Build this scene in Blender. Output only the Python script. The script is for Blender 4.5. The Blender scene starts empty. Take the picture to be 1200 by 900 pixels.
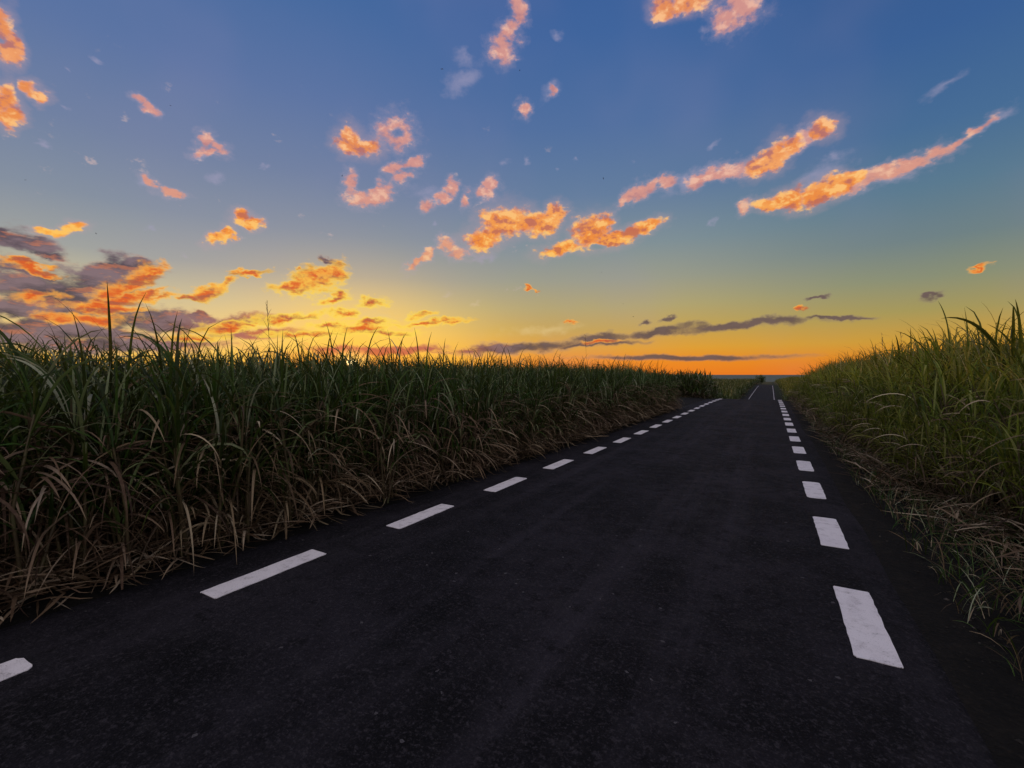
import bpy, math, random
import numpy as np
from mathutils import Vector

R = math.radians
rng = np.random.default_rng(11)
random.seed(4)
scene = bpy.context.scene
col = scene.collection
YAW = 29.6            # the camera looks this many degrees left of the road (+Y)
SUN_AZ, SUN_EL = -19.4, 1.25   # relative to the view axis, degrees

# ------------------------------------------------------------------ clouds: direction (azimuth, elevation), half axes, turn - all in degrees
PUFFS = [ (-47.93, 26.95, 1.19, 0.66, 74.6),(-47.77, 25.33, 1.3, 0.79, 77.5),(-47.93, 21.91, 1.25, 0.79, 69.5),(-47.57, 20.75, 1.06, 0.72, -120.7),(-46.45, 23.2, 0.76, 0.61, -152.0),(-45.64, 22.89, 0.62, 0.61, 56.9),(-45.28, 12.63, 1.22, 0.41, -162.1),(-43.65, 13.56, 1.18, 0.48, -159.8),(-30.79, 16.65, 1.06, 0.8, -155.9),(-29.84, 16.3, 0.96, 0.7, -141.2),(-32.9, 13.8, 0.96, 0.63, -152.2),(-31.98, 14.62, 0.79, 0.66, -117.9),(-19.52, 25.85, 1.64, 1.1, -164.9),(-17.32, 25.4, 1.83, 1.15, -174.6),(-18.29, 25.2, 2.29, 0.99, -177.3),(-3.41, 16.67, 2.75, 1.47, -157.5),(-0.21, 18.63, 2.77, 1.72, -172.4),(-2.13, 18.23, 2.28, 1.77, -152.2),(2.13, 18.43, 1.92, 1.24, 178.8),(4.05, 18.01, 2.09, 1.17, -165.2),(5.53, 19.3, 1.44, 1.25, -172.4),(6.6, 15.43, 3.34, 0.89, -168.9),(9.52, 17.06, 2.07, 1.81, -156.0),(10.97, 17.93, 1.41, 1.13, -128.0),(11.79, 16.18, 2.84, 1.06, -174.5),(14.43, 16.49, 1.76, 1.07, -168.0),(16.11, 17.02, 1.53, 0.86, -168.0),(17.57, 17.54, 1.3, 0.76, -163.9),(27.91, 21.67, 1.56, 0.94, -170.1),(29.53, 22.39, 1.59, 1.22, -154.8),(31.11, 22.92, 1.15, 0.75, -167.0),(34.1, 23.79, 1.36, 1.11, 160.8),(33.37, 23.53, 0.94, 0.63, 153.7),(29.58, 18.02, 1.76, 0.84, 175.9),(31.4, 18.03, 1.7, 1.15, 171.9),(33.81, 18.06, 1.67, 1.01, -165.8),(35.6, 18.63, 1.44, 1.08, -151.6),(36.63, 19.16, 0.9, 0.82, 113.6),(18.37, 37.03, 1.93, 0.8, 168.8),(20.71, 37.01, 2.57, 0.81, 174.2) ]
PINK = [ (-38.8, 24.73, 0.73, 0.39, 150.9),(-38.03, 24.28, 0.73, 0.44, 175.6),(-34.04, 22.92, 1.13, 0.67, 64.7),(-33.02, 22.57, 1.11, 0.82, 170.3),(-33.76, 22.09, 1.42, 0.42, -156.3),(-36.66, 17.63, 1.06, 0.45, -165.0),(-38.12, 18.22, 0.62, 0.4, 141.2),(-14.26, 27.45, 2.42, 1.43, -170.7),(-14.08, 23.56, 1.32, 0.59, -158.4),(-12.57, 24.3, 1.23, 0.59, -156.0),(-19.27, 21.72, 1.33, 0.88, 111.2),(-18.33, 20.08, 1.48, 1.1, 172.6),(-16.18, 20.83, 1.81, 1.13, -153.4),(-17.36, 19.65, 1.37, 0.8, -171.2),(-13.59, 22.65, 1.63, 0.69, -166.1),(-7.73, 22.07, 0.9, 0.75, 30.3),(-8.26, 20.95, 1.04, 0.64, -154.5),(-10.55, 19.82, 0.83, 0.64, -171.1),(-5.84, 20.69, 1.1, 0.63, 88.9),(-3.62, 21.57, 1.49, 0.82, -178.2),(-2.56, 22.5, 1.17, 0.99, -176.7),(-12.01, 13.15, 1.35, 0.68, -158.0),(-10.26, 14.21, 1.15, 0.59, -145.5),(-7.86, 15.39, 1.16, 1.07, -164.9),(-6.6, 14.64, 1.27, 0.79, -177.3),(-11.19, 13.78, 1.87, 0.49, -151.1),(-1.59, 35.21, 1.54, 1.2, -162.5),(-0.42, 36.25, 1.16, 0.88, -179.6),(0.74, 38.03, 2.06, 0.85, 90.1),(0.0, 36.79, 1.48, 0.6, 180.0),(25.2, 35.1, 1.91, 1.25, 162.6),(26.65, 35.64, 2.14, 1.39, 155.0),(1.27, 29.79, 0.96, 0.79, 178.1),(4.76, 31.42, 0.53, 0.45, 171.3),(15.0, 20.94, 2.05, 0.76, -156.1),(13.4, 20.18, 1.12, 0.49, -147.5),(16.57, 21.5, 1.4, 0.64, -164.9),(18.6, 21.71, 0.97, 0.6, 169.0),(21.88, 21.13, 1.27, 0.83, -158.1),(23.33, 21.6, 1.06, 0.83, -157.0),(25.62, 21.91, 1.87, 0.83, 179.3),(24.49, 21.59, 1.69, 0.69, -171.4),(27.02, 18.26, 1.02, 0.64, -139.4),(37.32, 18.85, 1.9, 0.96, -167.0),(39.28, 18.9, 2.07, 0.77, -174.3),(41.13, 18.99, 1.5, 0.67, -175.6),(43.11, 19.21, 1.49, 0.66, -170.1),(44.53, 19.72, 1.0, 0.43, -158.1),(45.83, 20.48, 1.14, 0.35, -149.4),(32.25, 23.27, 1.77, 0.75, -156.4) ]
HOLES = [ (-14.16, 27.22, 0.91, 0.48, -171.7),(-17.54, 21.75, 0.9, 0.76, -154.5),(37.63, 20.26, 1.26, 0.47, -172.8),(10.56, 15.47, 0.83, 0.39, 176.4) ]
LOW = [ (-40.05, 8.46, 2.66, 0.91, -156.9),(-37.47, 7.52, 1.78, 0.49, -168.8),(-42.51, 5.28, 3.5, 0.63, -177.7),(46.27, 9.3, 1.1, 0.29, -168.0),(-10.6, 6.4, 6.23, 0.62, -174.8),(-18.62, 5.47, 6.76, 0.8, -176.1),(-25.94, 6.43, 3.5, 0.56, -171.4),(-15.19, 4.85, 5.0, 0.51, -178.7),(-23.07, 10.8, 3.73, 1.66, -160.0),(-20.95, 11.53, 1.7, 1.42, -164.5),(-25.48, 9.67, 2.47, 0.83, -169.5),(-38.76, 9.99, 2.1, 0.97, -152.4),(-38.46, 7.83, 2.41, 0.64, -168.3),(-41.91, 6.43, 2.96, 0.71, -178.0),(-46.78, 9.01, 2.01, 0.43, -175.9),(-46.05, 6.88, 1.88, 0.65, -171.9),(-30.92, 5.41, 3.5, 0.72, -172.0),(-25.04, 9.98, 2.33, 0.92, -166.0),(-21.22, 11.7, 1.24, 1.12, -150.6),(-24.85, 11.58, 0.71, 0.46, -170.6),(-33.56, 8.33, 1.7, 0.84, -158.1),(-32.27, 9.24, 1.59, 0.59, -159.6),(-30.07, 10.62, 2.45, 0.44, -167.3),(-39.09, 9.62, 1.8, 0.75, -153.3),(-38.13, 8.03, 2.03, 0.48, -168.4),(-40.07, 7.25, 3.16, 0.56, -173.8),(-47.03, 9.11, 1.49, 0.35, -175.6),(-45.18, 12.66, 0.89, 0.27, -162.5),(-46.31, 6.92, 1.34, 0.43, -171.9),(-40.71, 6.23, 2.46, 0.48, -178.4),(-21.9, 8.58, 2.61, 0.67, -170.1),(-17.05, 8.54, 2.17, 0.69, -169.0),(-20.98, 7.17, 2.43, 0.69, -177.0),(-12.04, 7.4, 2.48, 0.61, -164.4),(-7.46, 6.46, 1.38, 0.52, -159.3),(-35.03, 7.58, 1.44, 0.43, -174.2),(-26.8, 6.01, 2.59, 0.56, -170.2),(-31.7, 4.91, 4.7, 0.63, -172.3),(-34.72, 3.87, 3.63, 0.53, -177.3),(-22.38, 5.63, 2.77, 0.58, -172.2),(2.14, 10.47, 0.86, 0.31, 179.5),(7.46, 6.56, 1.26, 0.31, 179.1),(-24.2, 4.59, 5.36, 0.58, -177.9),(-29.31, 5.5, 2.12, 0.46, -176.8),(10.61, 3.9, 3.11, 0.31, -175.7),(33.13, 7.05, 0.68, 0.26, 174.5),(-17.65, 6.21, 3.91, 0.6, -173.9) ]
BANK = [ (-44.73, 7.11, 6.56, 2.96, -171.1),(-41.87, 9.01, 4.6, 1.95, -163.4),(-47.49, 10.91, 2.55, 1.24, -171.1),(-45.74, 10.4, 1.6, 0.63, -167.5),(-41.56, 9.9, 3.58, 1.35, -164.6),(-40.03, 10.29, 2.29, 1.09, -168.9),(-45.25, 7.79, 4.83, 1.09, -171.8),(-42.19, 7.65, 4.75, 1.54, -172.3),(-46.83, 5.77, 6.06, 1.29, -173.6),(-45.31, 3.84, 9.05, 1.79, -175.9),(-38.82, 5.41, 5.88, 1.23, -175.4),(-35.78, 4.77, 5.66, 0.86, -176.5),(-29.32, 4.57, 6.54, 0.83, -177.4),(-30.52, 5.8, 4.02, 0.72, -170.8),(-21.22, 12.84, 1.26, 0.59, 153.8),(-46.78, 8.79, 3.05, 0.63, -170.4),(-40.13, 3.03, 10.69, 1.14, -177.4),(-33.96, 5.93, 2.22, 0.52, -175.8),(27.66, 5.49, 10.06, 0.61, -178.2),(35.77, 5.81, 3.16, 0.34, -178.1),(17.66, 4.89, 5.83, 0.56, -176.4),(10.61, 4.32, 5.17, 0.63, -175.8),(0.0, 3.32, 12.88, 0.96, -177.0),(-15.7, 2.79, 12.94, 0.82, -179.2),(20.55, 2.01, 13.17, 0.45, 179.7),(42.49, 7.23, 1.38, 0.33, -164.8),(34.16, 8.01, 1.02, 0.23, -179.7),(19.1, 6.26, 1.71, 0.35, -171.7),(15.88, 5.96, 0.99, 0.31, 178.1),(9.57, 3.59, 8.34, 0.42, -176.6) ]
WISPS = [ (-6.33, 34.28, 1.85, 0.88, 159.9),(5.28, 35.93, 1.05, 0.54, 176.5),(-42.3, 26.78, 0.58, 0.41, 177.7),(-44.0, 25.53, 0.47, 0.26, -174.9),(42.79, 24.73, 1.8, 0.72, -152.5),(46.49, 20.57, 1.86, 0.55, -146.3),(23.64, 17.16, 0.85, 0.47, -157.8),(24.01, 24.91, 0.94, 0.45, -152.5),(-14.09, 22.43, 1.61, 0.52, -174.3),(-44.21, 22.7, 0.62, 0.27, 178.1),(-45.33, 19.34, 0.67, 0.31, -157.1),(-9.52, 18.01, 0.63, 0.56, -164.2),(2.13, 24.81, 0.64, 0.52, 177.4),(5.84, 24.27, 0.53, 0.35, 176.0),(-0.53, 24.82, 1.01, 0.73, -159.0),(7.93, 24.87, 0.63, 0.34, 175.5),(-34.49, 21.62, 1.07, 0.71, -154.5),(-38.65, 18.02, 0.74, 0.55, 138.1),(-28.32, 21.75, 0.84, 0.31, -167.7),(-35.33, 12.19, 1.01, 0.49, -168.9),(-38.05, 14.32, 0.61, 0.31, -165.5),(34.86, 21.16, 1.17, 0.83, -147.8),(14.58, 24.11, 0.9, 0.47, -152.1),(23.01, 34.8, 1.29, 0.63, 164.9),(-5.81, 32.35, 4.02, 1.4, -157.9),(4.24, 31.28, 1.93, 1.17, -162.3),(-33.05, 19.64, 1.54, 0.61, -166.0),(-10.54, 21.37, 3.1, 1.26, -175.6),(-4.27, 14.5, 3.19, 0.6, -178.9),(-15.68, 7.08, 5.97, 1.22, -177.9),(4.28, 5.75, 6.39, 1.06, -176.5),(21.33, 21.46, 5.23, 1.26, -164.0),(33.79, 19.87, 4.08, 1.51, -159.0),(39.91, 18.45, 4.75, 1.38, -170.7),(-4.28, 8.9, 1.28, 0.42, -159.9),(-8.5, 9.85, 1.68, 0.51, -168.7) ]
BIRDS = [(-8.63, 33.21),(0.95, 33.36),(-36.55, 25.12),(-46.66, 16.22),(-20.3, 22.1),(-42.23, 12.83),(-45.48, 10.09),(11.25, 22.75),(11.09, 12.4),(13.66, 8.57),(14.88, 7.01)]

# ------------------------------------------------------------------ small helpers
def tag(o, label=None, cat=None, group=None, kind=None):
    if label: o['label'] = label
    if cat: o['category'] = cat
    if group: o['group'] = group
    if kind: o['kind'] = kind
    return o

def mesh_from(name, V, Q, mats=(), mat_idx=None, smooth=True, leaf_t=None):
    """V (n,3), Q (m,4) quads (a repeated last index makes a triangle is not used here)"""
    V = np.asarray(V, np.float32); Q = np.asarray(Q, np.int32)
    me = bpy.data.meshes.new(name)
    me.vertices.add(len(V)); me.vertices.foreach_set('co', V.ravel())
    me.loops.add(Q.size); me.loops.foreach_set('vertex_index', Q.ravel())
    me.polygons.add(len(Q))
    k = Q.shape[1]
    me.polygons.foreach_set('loop_start', np.arange(len(Q), dtype=np.int32) * k)
    for m in mats: me.materials.append(m)
    if mat_idx is not None: me.polygons.foreach_set('material_index', np.asarray(mat_idx, np.int32))
    me.polygons.foreach_set('use_smooth', np.full(len(Q), smooth, dtype=bool))
    if leaf_t is not None:
        a = me.attributes.new('leaf_t', 'FLOAT', 'POINT')
        a.data.foreach_set('value', np.asarray(leaf_t, np.float32))
    me.update(calc_edges=True)
    return me

def obj(name, me, parent=None):
    o = bpy.data.objects.new(name, me); col.objects.link(o)
    if parent is not None: o.parent = parent
    return o

def empty(name, loc=(0, 0, 0), rz=0, sc=1):
    o = bpy.data.objects.new(name, None); col.objects.link(o)
    o.location = loc; o.rotation_euler = (0, 0, rz); o.scale = (sc, sc, sc)
    o.empty_display_size = .2
    return o

class G:
    """tiny node-tree writer"""
    def __init__(s, nt): s.nt = nt; nt.nodes.clear()
    def n(s, t, **kw):
        x = s.nt.nodes.new(t)
        for k, v in kw.items(): setattr(x, k, v)
        return x
    def put(s, sock, v):
        if isinstance(v, bpy.types.NodeSocket): s.nt.links.new(v, sock)
        elif v is not None:
            if hasattr(sock.default_value, '__len__') and not hasattr(v, '__len__'): v = [v] * len(sock.default_value)
            if hasattr(v, '__len__') and len(sock.default_value) == 4 and len(v) == 3: v = (*v, 1)
            sock.default_value = v
    def m(s, op, a, b=None, c=None, clamp=False):
        x = s.n('ShaderNodeMath', operation=op, use_clamp=clamp)
        s.put(x.inputs[0], a); s.put(x.inputs[1], b); s.put(x.inputs[2], c)
        return x.outputs[0]
    def v(s, op, a, b=None, out=0):
        x = s.n('ShaderNodeVectorMath', operation=op)
        s.put(x.inputs[0], a)
        if b is not None: s.put(x.inputs['Scale'] if op == 'SCALE' else x.inputs[1], b)
        return x.outputs[out]
    def length(s, a): return s.v('LENGTH', a, None, 1)
    def mix(s, f, a, b, blend='MIX'):
        x = s.n('ShaderNodeMix', data_type='RGBA', blend_type=blend)
        s.put(x.inputs[0], f); s.put(x.inputs[6], a); s.put(x.inputs[7], b)
        return x.outputs[2]
    def ss(s, x_, a, b, lo=0, hi=1):
        x = s.n('ShaderNodeMapRange', interpolation_type='SMOOTHSTEP')
        for i, q in enumerate((x_, a, b, lo, hi)): s.put(x.inputs[i], q)
        return x.outputs[0]
    def lin(s, x_, a, b, lo=0, hi=1):
        x = s.n('ShaderNodeMapRange')
        for i, q in enumerate((x_, a, b, lo, hi)): s.put(x.inputs[i], q)
        return x.outputs[0]
    def noise(s, vec, scale, detail=4, rough=.5, dist=0, out='Fac', **kw):
        x = s.n('ShaderNodeTexNoise', **kw)
        s.put(x.inputs['Vector'], vec); s.put(x.inputs['Scale'], scale); s.put(x.inputs['Detail'], detail)
        s.put(x.inputs['Roughness'], rough); s.put(x.inputs['Distortion'], dist)
        return x.outputs[out]
    def ramp(s, f, stops, interp='LINEAR'):
        x = s.n('ShaderNodeValToRGB'); cr = x.color_ramp; cr.interpolation = interp
        while len(cr.elements) < len(stops): cr.elements.new(1)
        for e, (p, c) in zip(cr.elements, stops):
            e.position = p; e.color = (*c, 1) if len(c) == 3 else c
        s.put(x.inputs[0], f)
        return x.outputs[0]
    def xyz(s, v):
        x = s.n('ShaderNodeSeparateXYZ'); s.put(x.inputs[0], v); return x.outputs
    def comb(s, a, b, c):
        x = s.n('ShaderNodeCombineXYZ')
        for i, q in enumerate((a, b, c)): s.put(x.inputs[i], q)
        return x.outputs[0]
    def mapping(s, v, loc=(0,0,0), rot=(0,0,0), sc=(1,1,1), t='POINT'):
        x = s.n('ShaderNodeMapping', vector_type=t); s.put(x.inputs[0], v)
        s.put(x.inputs['Location'], loc) if t != 'VECTOR' else None
        s.put(x.inputs['Rotation'], rot); s.put(x.inputs['Scale'], sc)
        return x.outputs[0]

def srgb(*c):
    c = [q / 255 for q in c]
    return tuple(q / 12.92 if q <= .04045 else ((q + .055) / 1.055) ** 2.4 for q in c)

def material(name):
    m = bpy.data.materials.new(name); m.use_nodes = True
    g = G(m.node_tree)
    out = g.n('ShaderNodeOutputMaterial')
    return m, g, out

def principled(g, base, rough=.6, spec=.5, normal=None, **kw):
    p = g.n('ShaderNodeBsdfPrincipled')
    g.put(p.inputs['Base Color'], base); g.put(p.inputs['Roughness'], rough)
    g.put(p.inputs['Specular IOR Level'], spec)
    if normal is not None: g.put(p.inputs['Normal'], normal)
    for k, q in kw.items(): g.put(p.inputs[k], q)
    return p

def bump(g, h, strength=.3, dist=.01):
    b = g.n('ShaderNodeBump'); g.put(b.inputs['Height'], h)
    b.inputs['Strength'].default_value = strength; b.inputs['Distance'].default_value = dist
    return b.outputs[0]

# ------------------------------------------------------------------ world
def build_world():
    w = bpy.data.worlds.new('World'); scene.world = w; w.use_nodes = True
    g = G(w.node_tree)
    out = g.n('ShaderNodeOutputWorld'); bg = g.n('ShaderNodeBackground')
    g.nt.links.new(bg.outputs[0], out.inputs[0])
    tc = g.n('ShaderNodeTexCoord')
    d = g.v('NORMALIZE', tc.outputs['Generated'])
    dr = g.mapping(d, rot=(0, 0, R(-YAW)))       # turn so that the view axis is +Y
    x, y, z = g.xyz(dr)
    az = g.m('MULTIPLY', g.m('ARCTAN2', x, y), 57.29578)
    el = g.m('MULTIPLY', g.m('ARCSINE', z), 57.29578)
    pos = g.comb(az, el, 1)

    # ---- clear sky
    def sky_ramp(stops):
        return g.ramp(g.lin(el, -2, 62), [((e + 2) / 64, srgb(*c)) for e, c in stops])
    mid = sky_ramp([(-2, (120,66,30)), (0.1, (246,132,40)), (1.6, (246,144,40)), (3.2, (234,164,50)), (5.5, (206,168,80)), (8.2, (186,170,114)), (11.5, (160,161,142)), (15.5, (132,149,156)),
                    (21, (102,129,164)), (28, (82,115,166)), (36, (64,104,164)), (45, (54,94,158)), (62, (90,95,150))])
    right = sky_ramp([(-2, (110,66,30)), (0.1, (240,124,30)), (1.6, (232,142,38)), (3.2, (212,160,60)), (6, (172,157,92)), (9, (142,148,120)), (12.5, (114,134,138)), (17, (92,126,150)),
                      (22, (72,112,156)), (29, (58,99,156)), (38, (52,90,148)), (62, (90,95,150))])
    left = sky_ramp([(-2, (140,76,40)), (0.1, (255,172,56)), (2.0, (255,204,92)), (5, (244,214,140)), (8, (210,198,156)), (11.5, (164,167,164)), (16, (136,148,166)),
                     (22, (114,132,168)), (29, (94,120,170)), (38, (68,108,166)), (62, (90,95,150))])
    sky = g.mix(g.ss(az, 14, 44), mid, right)
    sky = g.mix(g.ss(az, 6, -26), sky, left)
    nz = g.n('ShaderNodeTexSky', sky_type='NISHITA'); nz.sun_disc = False
    nz.sun_elevation = R(SUN_EL); nz.sun_rotation = R(SUN_AZ - YAW)
    nis = g.v('SCALE', nz.outputs[0], .10)
    sky = g.mix(.12, sky, nis)
    # large soft unevenness
    soft = g.noise(d, 3.2, 3, .5)
    sky = g.mix(g.ss(soft, .45, .72, 0, .22), sky, g.mix(.5, sky, srgb(150,142,178)))
    # the sun behind the cane tips, and its glow
    sd = g.comb(g.m('MULTIPLY', g.m('SUBTRACT', az, SUN_AZ), .62), g.m('SUBTRACT', el, SUN_EL + .2), 0)
    ang = g.length(sd)
    glow = g.m('POWER', 2.71828, g.m('MULTIPLY', g.m('MULTIPLY', ang, ang), -1 / 55.))
    sky = g.mix(g.m('MULTIPLY', glow, .92), sky, (1.08, .62, .07))

    # ---- clouds
    s3 = g.v('MULTIPLY', d, (1, 1, 1.5))
    wv = g.noise(s3, 9, 3, .55, out='Color')
    wv2 = g.noise(s3, 34, 3, .6, out='Color')
    low = g.comb(1, g.ss(el, 0, 11, .26, 1), 1)      # flatter towards the horizon
    def warp(k1, k2):
        a = g.v('MULTIPLY', g.v('SUBTRACT', wv, (.5, .5, .5)), (k1, k1 * .7, 0))
        b = g.v('MULTIPLY', g.v('SUBTRACT', wv2, (.5, .5, .5)), (k2, k2 * .8, 0))
        a = g.v('MULTIPLY', a, low); b = g.v('MULTIPLY', b, low)
        return g.v('ADD', pos, g.v('ADD', a, b))
    def field(tab, p):
        """1 at the middle of the nearest ellipse of the table, 0 on its edge, negative outside; p = (azimuth, elevation, 1)"""
        acc = None
        for (a, e, sx, sy, rot) in tab:
            c, s_ = math.cos(R(rot)), math.sin(R(rot))
            ux = g.v('DOT_PRODUCT', p, (c / sx, s_ / sx, -(c * a + s_ * e) / sx), 1)
            uy = g.v('DOT_PRODUCT', p, (-s_ / sy, c / sy, (s_ * a - c * e) / sy), 1)
            f = g.m('MULTIPLY_ADD', ux, ux, g.m('MULTIPLY', uy, uy))
            acc = f if acc is None else g.m('MINIMUM', acc, f)
        return g.m('SUBTRACT', 1, g.m('SQRT', acc))
    big = g.noise(s3, 13, 3, .5)
    fine = g.noise(s3, 30, 5, .6)
    fine2 = g.noise(g.v('ADD', s3, (.009, -.006, .011)), 30, 3, .55)      # the same puffs seen a little nearer the light
    relief = g.m('SUBTRACT', fine, fine2)
    n0 = g.m('ADD', g.m('MULTIPLY', g.m('SUBTRACT', fine, .5), 2.0), g.m('MULTIPLY', g.m('SUBTRACT', big, .5), 1.2))
    # streaky noise for the low layers
    lowv = g.comb(g.m('MULTIPLY', az, .16), g.m('MULTIPLY', el, .5), 0)
    st = g.noise(lowv, 1.6, 6, .62, noise_dimensions='2D')
    st2 = g.noise(g.v('ADD', lowv, (.05, -.16, 0)), 1.6, 4, .6, noise_dimensions='2D')
    ns = g.m('MULTIPLY', g.m('SUBTRACT', st, .5), 2.6)

    # pale wisps
    dE = g.m('ADD', g.m('MULTIPLY', field(WISPS, warp(3.5, 2)), .9), g.m('MULTIPLY', n0, .8))
    aE = g.ss(dE, .1, 1.15, 0, .5)
    sky = g.mix(aE, sky, g.mix(g.ss(el, 6, 14), srgb(228,200,140), srgb(166,160,188)))
    # crumbs of cloud strewn over the left and middle
    crumb = g.m('MULTIPLY', g.ss(fine, .62, .74), g.m('MULTIPLY', g.ss(az, 14, -6), g.m('MULTIPLY', g.ss(el, 4, 8), g.ss(el, 33, 22))))
    crumb = g.m('MULTIPLY', crumb, g.ss(big, .5, .6))
    sky = g.mix(g.m('MULTIPLY', crumb, .6), sky, srgb(205,180,178))

    # grey purple bank low on the left, and the long streaks over the sea
    dB = g.m('ADD', g.m('MULTIPLY', field(BANK, warp(5, 2.4)), 1.1), g.m('MULTIPLY', ns, g.ss(az, -6, 8, .62, .25)))
    dB = g.m('ADD', dB, g.m('MULTIPLY_ADD', n0, .24, g.ss(az, -24, -34, 0, .12)))
    aB = g.ss(dB, -.1, .75, 0, .95)
    near = g.ss(ang, 13, 3)                                  # nearer the sun the bank turns pink
    cB = g.mix(g.ss(st, .35, .65), srgb(80,68,80), srgb(128,106,114))
    cB = g.mix(g.m('MULTIPLY', near, .75), cB, srgb(222,104,60))
    cB = g.mix(g.m('MULTIPLY', g.ss(az, -6, 6), .8), cB, srgb(102,84,78))
    lightB = g.m('MULTIPLY', g.ss(g.m('SUBTRACT', st2, st), .02, .18), g.ss(az, 8, -10))
    cB = g.mix(g.m('MULTIPLY', lightB, .42), cB, srgb(228,132,84))
    rimB = g.m('MULTIPLY', g.ss(dB, .6, .1), g.ss(ang, 22, 5, .35, 1))
    cB = g.mix(g.m('MULTIPLY', rimB, .6), cB, g.mix(g.ss(ang, 15, 5), srgb(214,188,172), srgb(248,180,96)))
    sky = g.mix(aB, sky, cB)

    # low sunlit clouds
    dL = g.m('ADD', g.m('MULTIPLY_ADD', field(LOW, warp(4.5, 2.6)), 1.15, .16), g.m('ADD', g.m('MULTIPLY', ns, .5), g.m('MULTIPLY_ADD', n0, .55, g.m('MULTIPLY', g.m('SUBTRACT', g.noise(s3, 85, 4, .65), .5), .8))))
    aL = g.ss(dL, 0, .75, 0, .96)
    cL = g.mix(g.ss(dL, .25, 1.15), srgb(252,178,78), srgb(222,98,40))
    cL = g.mix(g.ss(g.m('SUBTRACT', st, st2), -.03, .14, 0, .75), cL, srgb(160,92,72))
    cL = g.mix(g.ss(relief, .03, .22, 0, .75), cL, srgb(255,184,72))
    warm = g.m('MULTIPLY', g.ss(ang, 16, 6), g.ss(dL, 1.35, .35))
    cL = g.mix(warm, cL, srgb(255,218,84))
    sky = g.mix(aL, sky, cL)

    # thin pink crumbs, then the high orange puffs
    tiny = g.m('SUBTRACT', g.noise(s3, 85, 4, .65), .5)
    n1 = g.m('MULTIPLY_ADD', tiny, .95, g.m('MULTIPLY', n0, .66))
    hole = g.m('MULTIPLY', g.m('ADD', g.m('MAXIMUM', field(HOLES, warp(1.5, 1)), -.3), .3), 1.3)
    dP = g.m('ADD', g.m('MULTIPLY_ADD', field(PINK, warp(3.2, 2.0)), 1.0, .26), g.m('MULTIPLY', n1, 1.25))
    dP = g.m('SUBTRACT', dP, hole)
    sky = g.mix(g.ss(dP, -.5, .55, 0, .26), sky, srgb(182,164,182))
    aP = g.ss(dP, .12, .85, 0, .9)
    cP = g.mix(g.ss(el, 8, 24), srgb(238,160,104), srgb(216,150,138))
    cP = g.mix(g.ss(relief, .0, .2, 0, .8), cP, g.mix(g.ss(el, 8, 24), srgb(255,206,140), srgb(246,192,166)))
    cP = g.mix(g.ss(relief, -.02, -.22, 0, .6), cP, srgb(172,118,128))
    sky = g.mix(aP, sky, cP)
    dO = g.m('ADD', g.m('MULTIPLY_ADD', field(PUFFS, warp(3.0, 1.8)), 1.15, .30), n1)
    dO = g.m('SUBTRACT', dO, hole)
    veil = g.ss(g.m('ADD', dO, g.m('MULTIPLY', n1, -.6)), -.7, .5, 0, .3)
    sky = g.mix(veil, sky, srgb(190,160,166))
    aO = g.ss(dO, .14, .66, 0, .97)
    thin = g.mix(g.ss(el, 10, 26), srgb(230,164,128), srgb(218,156,142))
    thick = g.mix(g.ss(el, 9, 30), srgb(244,142,40), srgb(230,142,88))
    cO = g.mix(g.ss(dO, .2, .95), thin, thick)
    cO = g.mix(g.ss(big, .44, .62, 0, .75), cO, g.mix(g.ss(el, 10, 28), srgb(255,176,66), srgb(244,166,112)))
    cO = g.mix(g.ss(relief, .005, .15, 0, .85), cO, g.mix(g.ss(el, 10, 28), srgb(255,200,96), srgb(255,196,140)))
    cO = g.mix(g.ss(relief, -.005, -.15, 0, .82), cO, g.mix(g.ss(el, 10, 28), srgb(196,100,62), srgb(168,108,116)))
    sky = g.mix(aO, sky, cO)

    # the sun itself, reddened near the horizon
    sky = g.mix(g.m('MULTIPLY', g.ss(ang, 8, 1.5, 0, .75), g.ss(el, 3.4, 1.0)), sky, (1.05, .25, .02))
    sky = g.mix(g.ss(ang, 2.0, .3, 0, .9), sky, (1.6, .9, .2))
    sky = g.mix(g.ss(ang, .42, .2), sky, (5, 3.6, 1.6))

    # the rest of the sky, overhead and behind: unseen, an added bright lilac dusk with broken cloud to light road and cane, as a second background so
    # that directions up there need not work out the clouds over the sunset
    bg2 = g.n('ShaderNodeBackground')
    rest = g.mix(g.ss(g.noise(s3, 3.5, 4, .55), .42, .66), SKY_FILL_A, SKY_FILL_B)
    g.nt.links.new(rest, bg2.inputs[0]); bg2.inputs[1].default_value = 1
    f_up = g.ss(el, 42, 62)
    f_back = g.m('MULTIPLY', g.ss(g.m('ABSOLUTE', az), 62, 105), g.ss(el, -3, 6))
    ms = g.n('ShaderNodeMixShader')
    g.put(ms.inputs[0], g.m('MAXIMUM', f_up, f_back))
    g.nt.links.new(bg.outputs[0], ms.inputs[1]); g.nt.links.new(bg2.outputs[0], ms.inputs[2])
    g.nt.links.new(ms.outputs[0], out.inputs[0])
    sky = g.mix(g.ss(el, -.3, -2), sky, (.03, .025, .03))
    g.nt.links.new(sky, bg.inputs[0]); bg.inputs[1].default_value = 1
    w.cycles.sampling_method = 'MANUAL'; w.cycles.sample_map_resolution = 512

SKY_FILL_A, SKY_FILL_B = (.40, .41, .50), (.98, .84, .82)  # colours of the unseen sky, raised to light the ground
build_world()

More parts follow.
